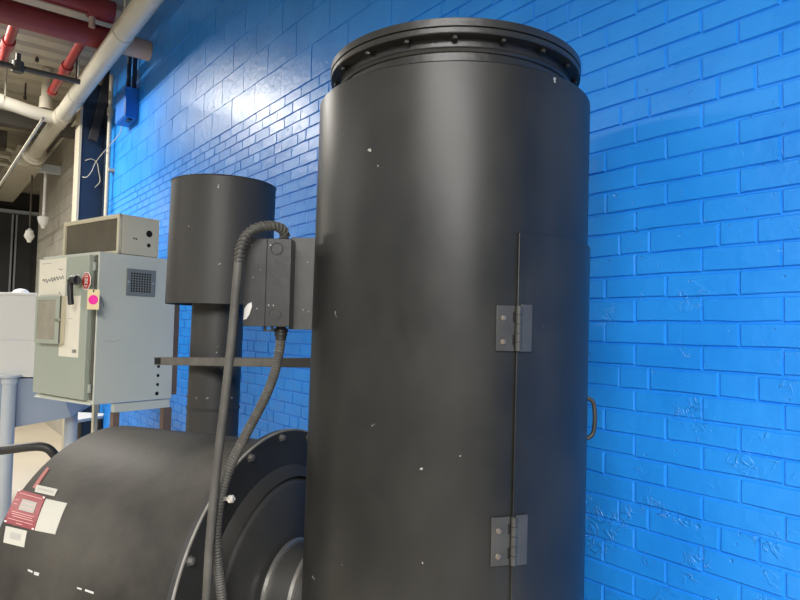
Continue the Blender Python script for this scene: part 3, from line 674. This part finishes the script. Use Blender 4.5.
# ================================================================== DUST COLLECTOR (white bin on legs)
hd_ = 5.0
hbx = at(0, 333, hd_); hz1, hz0 = at(15, 293.5, hd_).z, at(15, 374, hd_).z
hc = at(0, 333, hd_); hc.z = 0; HW, HD = .62, .30
def hp_(x, y, z): return hc + cr * x + cf * y + Zv * z
dust = thing('dust_collector', 'white metal bin with blue grey hopper on pipe legs behind the grey cabinet', 'dust collector', hp_(0, HD, 0))
m = MB(); m.box(hp_(0, HD, (hz0 + hz1) / 2), cr, cf, Zv, HW, HD, (hz1 - hz0) / 2); db = m.build('bin', M['white_enamel'], dust, False, .008)
m = MB(); m.box(hp_(0, HD, hz1 - .004), cr, cf, Zv, HW + .012, HD + .012, .012); m.build('lid_edge', M['white_enamel'], dust, False, .004)
m = MB(); zs = at(15, 340, hd_).z; m.box(hp_(0, HD, zs), cr, cf, Zv, HW + .003, HD + .003, .003); m.build('seam', M['leggrey'], dust, False)
m = MB(); m.box(hp_(0, HD, hz0 - .006), cr, cf, Zv, HW + .012, HD + .012, .014); m.build('bottom_edge', M['white_enamel'], dust, False, .003)
dx = at(20, 291, 5.2); m = MB(); m.lathe(hp_((dx - hc).dot(cr), .2, hz1 + .006), (0, 0, 1), [(0, .075), (.012, .075), (.014, .06), (.032, .048), (.042, .025), (.045, .0)], 24); m.build('dome_cap', M['white_enamel'], dust)
ht0 = hz0 - .06
m = MB(); xr = (at(83, 405, 5.0) - hc).dot(cr); zr = at(82, 404, 5.0).z; zl = at(12, 433, 5.0).z; zr2 = at(72, 417, 5.0).z; xr2 = (at(76, 417, 5.0) - hc).dot(cr); xl = (at(11, 430, 5) - hc).dot(cr)
ztp = at(40, 378.5, 5.0).z
m.hexa([hp_(xl - .5, .02, zl - .06), hp_(xr2 - .03, .02, zr2), hp_(xr2 - .1, .5, zr2 + .04), hp_(xl - .5, .5, zl), hp_(xl - .5, .0, ztp), hp_(xr - .21, .0, ztp), hp_(xr - .21, .5, ztp), hp_(xl - .5, .5, ztp)])
m.hexa([hp_(xr2 - .03, .02, zr2), hp_(xr + .01, .16, zr - .015), hp_(xr - .02, .5, zr - .015), hp_(xr2 - .1, .5, zr2 + .04), hp_(xr - .21, .0, ztp), hp_(xr + .0, .14, zr + .02), hp_(xr - .0, .5, zr + .02), hp_(xr - .21, .5, ztp)])
m.build('hopper', M['hopper'], dust, False, .004)
for (px, dd, y) in ((8.5, 4.95, -.03), (74.5, 5.25, .24)):
    x = (at(px, 430, dd) - hc).dot(cr); b = hp_(x, y, 0)
    m = MB(); top = hz0 - .004 if px < 40 else zr - .02
    m.lathe(b, (0, 0, 1), [(0, .09), (.02, .09), (.022, .05 if px < 40 else .055), (top - .07, .05 if px < 40 else .055), (top - .068, .058), (top - .02, .058), (top - .018, .085), (top, .085)], 28); m.build('leg', M['leggrey'], dust)
for (x, y) in ((-.5, .1), (-.5, .52)):
    m = MB(); m.lathe(hp_(x, y, 0), (0, 0, 1), [(0, .05), (hz0, .05)], 20); m.build('leg', M['leggrey'], dust)

# ---- small cream topped stand between the collector and the cabinet
zt_ = .93
q0, q1, q2, q3 = on_z(78, 419.8, zt_), on_z(103, 415.6, zt_), on_z(104, 413.3, zt_), on_z(78, 412, zt_)
stand = thing('work_stand', 'low cream topped stand half hidden below the grey cabinet', 'stand', ((q0.x + q2.x) / 2, (q0.y + q2.y) / 2, 0))
m = MB(); dn_ = Vector((0, 0, -.02)); m.hexa([p + dn_ for p in (q0, q1, q2, q3)] + [q0, q1, q2, q3]); m.build('tabletop', M['white'], stand, False, .002)
mid = (q0 + q1 + q2 + q3) / 4
for p in (q0, q1, q2, q3):
    p2 = p.lerp(mid, .22); m = MB(); m.tube([Vector((p2.x, p2.y, 0)), Vector((p2.x, p2.y, zt_ - .021))], .018, 10); m.build('leg', M['darksteel'], stand)
# ---- black hose arching beyond the drum
hs = [(-150, 540, 2.9), (-110, 470, 2.9), (-60, 456, 2.9), (0, 450.5, 2.9), (28, 447, 2.9), (43, 447, 2.91), (52, 452, 2.92), (60, 466, 2.94), (64, 490, 2.95)]
pts = [at(*p) for p in hs]; pts = [Vector((pts[0].x, pts[0].y, .02)) + Vector((-.05, -.05, 0))] + [Vector((pts[0].x, pts[0].y, .3))] + pts[1:] + [Vector((pts[-1].x, pts[-1].y, .4)), Vector((pts[-1].x, pts[-1].y, .02))]
m = MB(); m.tube(smooth_path(pts, 8), .0205, 16); ho = m.build('hose', M['hose']); tag(ho, 'thick black hose arching past the left end of the furnace drum', 'hose')

# ================================================================== OVERHEAD
PYm, PZm, PRm = 1.30, 4.05, .088
mp = thing('overhead_pipe', 'long fat cream pipe running under the ceiling along the wall, with side branch', 'pipe', (-6, PYm, PZm - PRm))
xe = on_y(33.5, 164, PYm).x
m = MB(); m.tube([(xe, PYm, PZm), (2.5, PYm, PZm)], PRm, 40); m.build('main_run', M['cream'], mp)
m = MB(); m.lathe((xe, PYm, PZm), (1, 0, 0), [(-.02, .09), (-.02, .165), (.05, .165), (.06, .125), (.10, .125), (.10, PRm)], 40, True); m.build('end_collar', M['cream'], mp)
xt = on_y(60, 122, PYm).x
m = MB(); m.lathe((xt, PYm, PZm), (1, 0, 0), [(-.22, PRm + .001), (-.22, PRm + .010), (.24, PRm + .010), (.24, PRm + .001)], 40, True); m.build('tee_sleeve', M['cream'], mp)
br = [Vector((xt, PYm, PZm)), Vector((xt, PYm - .25, PZm + .01)), Vector((xt, PYm - .5, PZm + .05)), Vector((xt, .65, PZm + .07)), Vector((xt, -3.5, PZm + .12))]
m = MB(); m.tube(smooth_path(br[:4], 6), .076, 28); b_ = m.build('branch_elbow', M['cream'], mp)
m = MB(); m.tube([br[3], br[4]], .056, 28); m.build('branch_run', M['cream'], mp)
m = MB(); m.lathe(br[3] + Vector((0, .06, 0)), (0, -1, 0), [(0, .07), (0, .083), (.10, .083), (.10, .07)], 28, True); m.build('coupling', M['cream'], b_); m = MB(); m.lathe(Vector((xt, -.02, PZm + .08)), (0, -1, 0), [(0, .05), (0, .07), (.07, .07), (.07, .05)], 28, True); m.build('coupling', M['cream'], b_)
vx = on_plane(47, 80, (xt, 0, 0), (1, 0, 0)); m = MB(); m.tube([(xt, vx.y, CZ - .003), (xt, vx.y, PZm + .14)], .055, 24); m.lathe((xt, vx.y, PZm + .22), (0, 0, -1), [(0, .05), (0, .07), (.14, .075), (.14, .05)], 24, True); m.build('riser', M['creamdull'], mp)
for X_ in (-7.5, -5.6, -3.2):
    m = MB(); m.lathe((X_, PYm, PZm), (1, 0, 0), [(0, PRm + .001), (0, PRm + .006), (.035, PRm + .006), (.035, PRm + .001)], 32, True); m.tube([(X_ + .017, PYm, PZm + PRm + .004), (X_ + .017, PYm, CZ - .002)], .008, 8); m.build('pipe_hanger', M['cream'], mp)
# wall bracket under the pipe end
bb = on_y(60, 171, WY - .01); m = MB(); m.bar((bb.x, WY - .004, bb.z), (bb.x, on_plane(38, 171, (bb.x, 0, 0), (1, 0, 0)).y, bb.z), .12, .12)
tag(m.build('wall_bracket', M['leggrey'], smooth=False), 'pale steel bracket arm sticking out of the grey block wall', 'bracket')
# long cream duct beyond the pipe end
dd1 = on_y(40, 171, 1.45).z
m = MB(); m.abox(on_y(13, 204, 1.45).x, xe - .25, 1.12, 1.45, dd1, dd1 + .3); tag(m.build('air_duct', M['cream'], smooth=False, bevel=.01), 'square cream duct beyond the end of the fat overhead pipe', 'duct')

# red mains across the ceiling
RX, RZ = -6.32, 4.262
rm_ = thing('sprinkler_main', 'thick dark red pipe crossing under the ceiling and meeting the wall', 'pipe', (RX, 0, RZ - .1))
m = MB(); m.tube([(RX, 1.42, RZ), (RX, -4.5, RZ)], .106, 32); m.build('main_run', M['redpipe'], rm_)
m = MB(); m.tube([(RX, WY - .003, RZ), (RX, 1.42, RZ)], .094, 32); e_ = m.build('end_sleeve', M['pinkcream'], rm_); e_['label'] = 'cream end of the red pipe, coloured by pink reflected light'
for (p0_, p1_, r_) in (((78, 45), (52, 92), .05), ((9, 24), (2, 62), .05)):
    z_ = RZ - .02; A_ = on_z(*p0_, z_); A_.x = min(A_.x, RX + .0); B_ = on_z(*p1_, z_ - .02)
    A2 = Vector((RX - .08, B_.y, z_)); B2 = Vector((B_.x, B_.y, z_ - .02))
    m = MB(); m.tube([A2, B2], r_ * .85, 20); bn = m.build('branch', M['redbright'], rm_)
    m = MB(); m.lathe(A2.lerp(B2, .45), (B2 - A2), [(0, r_ * .8), (0, r_ * 1.15), (.16, r_ * 1.15), (.16, r_ * .8)], 20, True); m.build('coupling', M['redbright'], bn); m = MB(); m.lathe(B2, (B2 - A2), [(-.06, r_ * .8), (-.06, r_ * 1.05), (0, r_ * 1.05), (.03, r_ * .5), (.03, .01)], 20); m.build('end_cap', M['redbright'], bn)
R2 = on_z(80, 3, 4.47)
r2 = thing('sprinkler_main', 'shorter dark red pipe at the very top edge, above the thick red one', 'pipe', (R2.x, 0, 4.4))
m = MB(); m.tube([(R2.x, on_z(106, 8, 4.47).y, 4.47), (R2.x, -4.5, 4.47)], .075, 28); m.build('main_run', M['redpipe'], r2)
yy = on_z(106, 8, 4.47).y; m = MB(); m.lathe((R2.x, yy + .08, 4.47), (0, -1, 0), [(0, .02), (0, .10), (.22, .10), (.22, .07)], 24); m.build('end_cap', M['redpipe'], r2)
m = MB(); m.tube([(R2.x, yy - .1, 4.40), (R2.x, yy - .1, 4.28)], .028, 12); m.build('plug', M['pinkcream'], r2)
# dark cross beam
bp_ = on_y(79, 133, WY); m = MB(); m.abox(bp_.x - .09, bp_.x + .09, -4.5, WY - .004, bp_.z - .08, bp_.z + .09)
tag(m.build('ceiling_beam', M['beam'], smooth=False), 'dark flat steel beam crossing below the side branch of the cream pipe', 'beam')
bp2 = on_y(60, 170, WY)
m = MB(); m.abox(bp_.x - 1.6, bp_.x - 1.4, -4.5, 1.0, 4.18, 4.45); tag(m.build('ceiling_beam', M['beam'], smooth=False), 'further dark brown beam seen beneath the nearer dark beam', 'beam')
# thin dark line pipe, thin bright conduit
a_ = on_y(80, 82, 1.1); m = MB(); m.tube([(a_.x, 1.1, a_.z), (a_.x, -4.5, a_.z + .02)], .024, 12); m.lathe((a_.x, on_plane(18, 64, (a_.x, 0, 0), (1, 0, 0)).y, a_.z), (0, 0, 1), [(-.04, .045), (.05, .045), (.05, .02), (.12, .02), (.12, .005)], 12)
tag(m.build('thin_pipe', M['beam']), 'thin dark pipe with a small fitting, crossing below the red branches', 'pipe')
a_ = on_y(41, 122, .75); m = MB(); m.tube([(a_.x + .12, .75, a_.z), (-16.5, .75, a_.z)], .011, 12)
tag(m.build('electrical_conduit', M['cream']), 'thin shiny conduit running away to the left of the fat cream pipe', 'conduit')
a_ = on_y(66, 134, 1.62); m = MB(); m.tube([(a_.x + 1.0, 1.62, a_.z), (-16.5, 1.62, a_.z)], .02, 12)
tag(m.build('electrical_conduit', M['cream']), 'thin cream conduit running along the grey wall below the fat pipe', 'conduit')
# three pale return pipes far off
for i, lb in enumerate(('topmost', 'middle', 'lowest')):
    m = MB(); m.tube(smooth_path([at(*p) for p in ((-60, 138 + 8 * i, 10.2), (4, 148 + 8 * i, 10), (12 - 2 * i, 150.5 + 8 * i, 10), (15 - 2 * i, 154 + 8 * i, 10), (13 - 2 * i, 159 + 7 * i, 10.1), (2 - 2 * i, 174 + 6 * i, 10.8), (-20 - 2 * i, 204 + 5 * i, 12))], 5), .036, 12)
    tag(m.build('far_pipe', M['cream']), 'pale bent pipe far off at the left edge, %s of three' % lb, 'pipe', 'bent pipes at the far left')
# hanger rods
for i, (px, y0_, y1_, d) in enumerate(((5, 66, 100, 7.4), (25, 60, 98, 8.0), (37, 42, 60, 7.2), (76, 55, 82, 7.0))):
    p = at(px, y1_, d); m = MB(); m.tube([p, Vector((p.x, p.y, CZ - .002))], .011, 8)
    m.lathe(p, (0, 0, 1), [(-.02, .02), (.02, .02)], 8)
    tag(m.build('hanger_rod', M['beam'] if i else M['creamdull']), ['pale hanger rod at the left edge above the cream branch pipe', 'dark hanger rod left of the cream riser', 'short hanger rod just below the thick red pipe', 'hanger rod to the right of the sloping red branch'][i], 'rod', 'hanger rods')
# pendant lamps
hk1 = on_plane(45.6, 173, (bb.x, 0, 0), (1, 0, 0)); hk1.z = bb.z - .061; hk2 = on_y(31.7, 186, 1.40); hk2.z = dd1
for i, (hk, py, lb) in enumerate(((hk1, 221, 'white caged pendant lamp on rod, higher and right of its neighbour'), (hk2, 235, 'white pendant lamp on thin cord, lower and left of its neighbour'))):
    r_ = ray(43 if i == 0 else 29, py); k = math.hypot(hk.x, hk.y) / math.hypot(r_.x, r_.y); c = Vector((hk.x, hk.y, EYE.z + r_.z * k)); sc = k * F / 8.6
    pd = thing('pendant_lamp', lb, 'lamp', (c.x, c.y, c.z - .1), 'pendant lamps by the dark doorway')
    m = MB(); m.lathe(c, (0, 0, 1), [(e * sc, r * sc) for e, r in [(-.075, .01), (-.07, .035), (-.03, .06), (-.01, .065), (.03, .075 if i == 0 else .05), (.055, .072 if i == 0 else .05), (.07, .03), (.09, .012)]], 20); m.build('shade', M['white_enamel'], pd)
    m = MB(); m.lathe(c, (0, 0, 1), [(e * sc, r * sc) for e, r in [(-.105, .005), (-.10, .025), (-.07, .03)]], 14); m.build('bulb', M['lampglass'], pd)
    m = MB(); m.tube([c + Zv * .08 * sc, hk - Zv * .002], .022 if i == 0 else .012, 10); m.build('rod', M['white_enamel'] if i == 0 else M['beam'], pd)

# ================================================================== COLUMN, WALL BOX
sc2 = thing('steel_column', 'navy painted steel column with a cream edge where the blue wall ends', 'column', (-8.22, 1.6, 0))
m = MB(); m.abox(-8.13, -8.11, 1.475, WY - .002, 0, 4.44); m.abox(-8.38, -8.13, 1.575, 1.60, 0, 4.44); m.build('web', M['navy'], sc2, False)
m = MB(); m.abox(-8.36, -8.10, 1.45, 1.475, 0, 4.44); m.build('flange', M['creamdull'], sc2, False)
g0 = on_plane(93, 140, (-8.02, 0, 0), (1, 0, 0)); g1 = on_plane(114, 58, (-8.02, 0, 0), (1, 0, 0)); g0.x = g1.x = -8.04
m = MB(); m.bar(g0, g1, .05, .09, (0, 1, 0)); m.build('knee_brace', M['darksteel'], sc2, False)
c0 = on_y(107, 190, 1.66); m = MB(); m.tube([(c0.x, 1.66, 0.01), (c0.x, 1.66, 4.40)], .024, 16)
for z_ in (2.6, 3.3): m.abox(c0.x - .05, c0.x + .05, 1.66, WY, z_, z_ + .03)
m.lathe((c0.x, 1.66, 4.0), (0, 0, 1), [(-.06, .035), (.02, .035), (.02, .02)], 16)
tag(m.build('electrical_conduit', M['creamdull']), 'upright cream conduit between the navy column and the blue wall', 'conduit')
e0 = on_plane(126, 86, (0, 1.59, 0), (0, 1, 0)); eb = on_plane(126, 115, (0, 1.59, 0), (0, 1, 0)); ex = e0.x; ez1, ez0 = e0.z, eb.z; el = on_y(116.3, 105, 1.59).x
eb_ = thing('electrical_box', 'blue painted electrical box high on the wall beside the navy column', 'box', ((ex + el) / 2, 1.65, ez0))
m = MB(); m.abox(el, ex, 1.59, WY - .002, ez0, ez1); m.build('box_body', M['blue_wire'], eb_, False, .004)
m = MB(); m.abox(el + .01, ex - .01, 1.583, 1.59, ez0 + .01, ez1 - .01); m.build('cover', M['blue_wire'], eb_, False, .002)
m = MB(); m.abox(ex - .12, ex - .03, 1.63, 1.67, ez0 - .02, ez0); m.build('bottom_fitting', M['navy'], eb_, False)
for (y_, xx) in ((1.625, ex - .05), (1.68, ex - .05)):
    m = MB(); m.tube([(xx, y_, ez1 - .002), (xx, y_, 4.34)], .021, 14); m.build('riser_conduit', M['navy'], eb_)
cb = [Vector((el + .05, 1.64, ez0 + .004)), Vector((el + .03, 1.64, ez0 - .05)), Vector((el - .1, 1.63, ez0 - .1)), Vector((-7.84, 1.60, ez0 - .20)), Vector((-7.93, 1.56, ez0 - .33)), Vector((-8.03, 1.53, ez0 - .38)), Vector((-8.09, 1.50, ez0 - .37))]
m = MB(); m.tube(smooth_path(cb, 6), .0045, 8); tag(m.build('loose_cable', M['creamdull']), 'thin pale cable drooping from the blue box to the navy column', 'cable')
cb = [Vector((-8.10, 1.52, 3.50)), Vector((-8.09, 1.59, 3.53)), Vector((-8.09, 1.65, 3.49)), Vector((-8.09, 1.67, 3.40)), Vector((-8.09, 1.69, 3.28)), Vector((-8.10, 1.64, 3.2))]
m = MB(); m.tube(smooth_path(cb, 6), .0045, 8); tag(m.build('loose_cable', M['creamdull']), 'thin pale cable looping across the middle of the navy column', 'cable')

# ================================================================== FAR END
X_ = -17.2
for i, (y0_, y1_) in enumerate(((-1.0, .35), (.45, 1.74), (1.82, 3.1))):
    dr = MB(); dr.abox(X_, X_ + .06, y0_, y1_, 0, 4.08); o = dr.build('door_%d' % (i + 1), M['fardoor'], smooth=False); structure(o)
    for k in range(5):
        dr = MB(); yk = y0_ + (y1_ - y0_) * k / 4; dr.abox(X_ + .06, X_ + .09, yk - .018, yk + .018, 0, 4.08); s_ = dr.build('door_rib', M['leggrey'] if k % 4 == 0 else M['fardoor'], None, False); s_['kind'] = 'structure'; mw_ = s_.location.copy(); s_.parent = o; s_.location = mw_ - o.location
m = MB(); m.abox(-17.19, -17.0, -6, 3.4, 4.1, 4.17); structure(m.build('trim_2', M['leggrey'], smooth=False, origin=(0, 0, 0)))
# ---- tidy helper property
for o in bpy.data.objects:
    if '_base' in o: del o['_base']
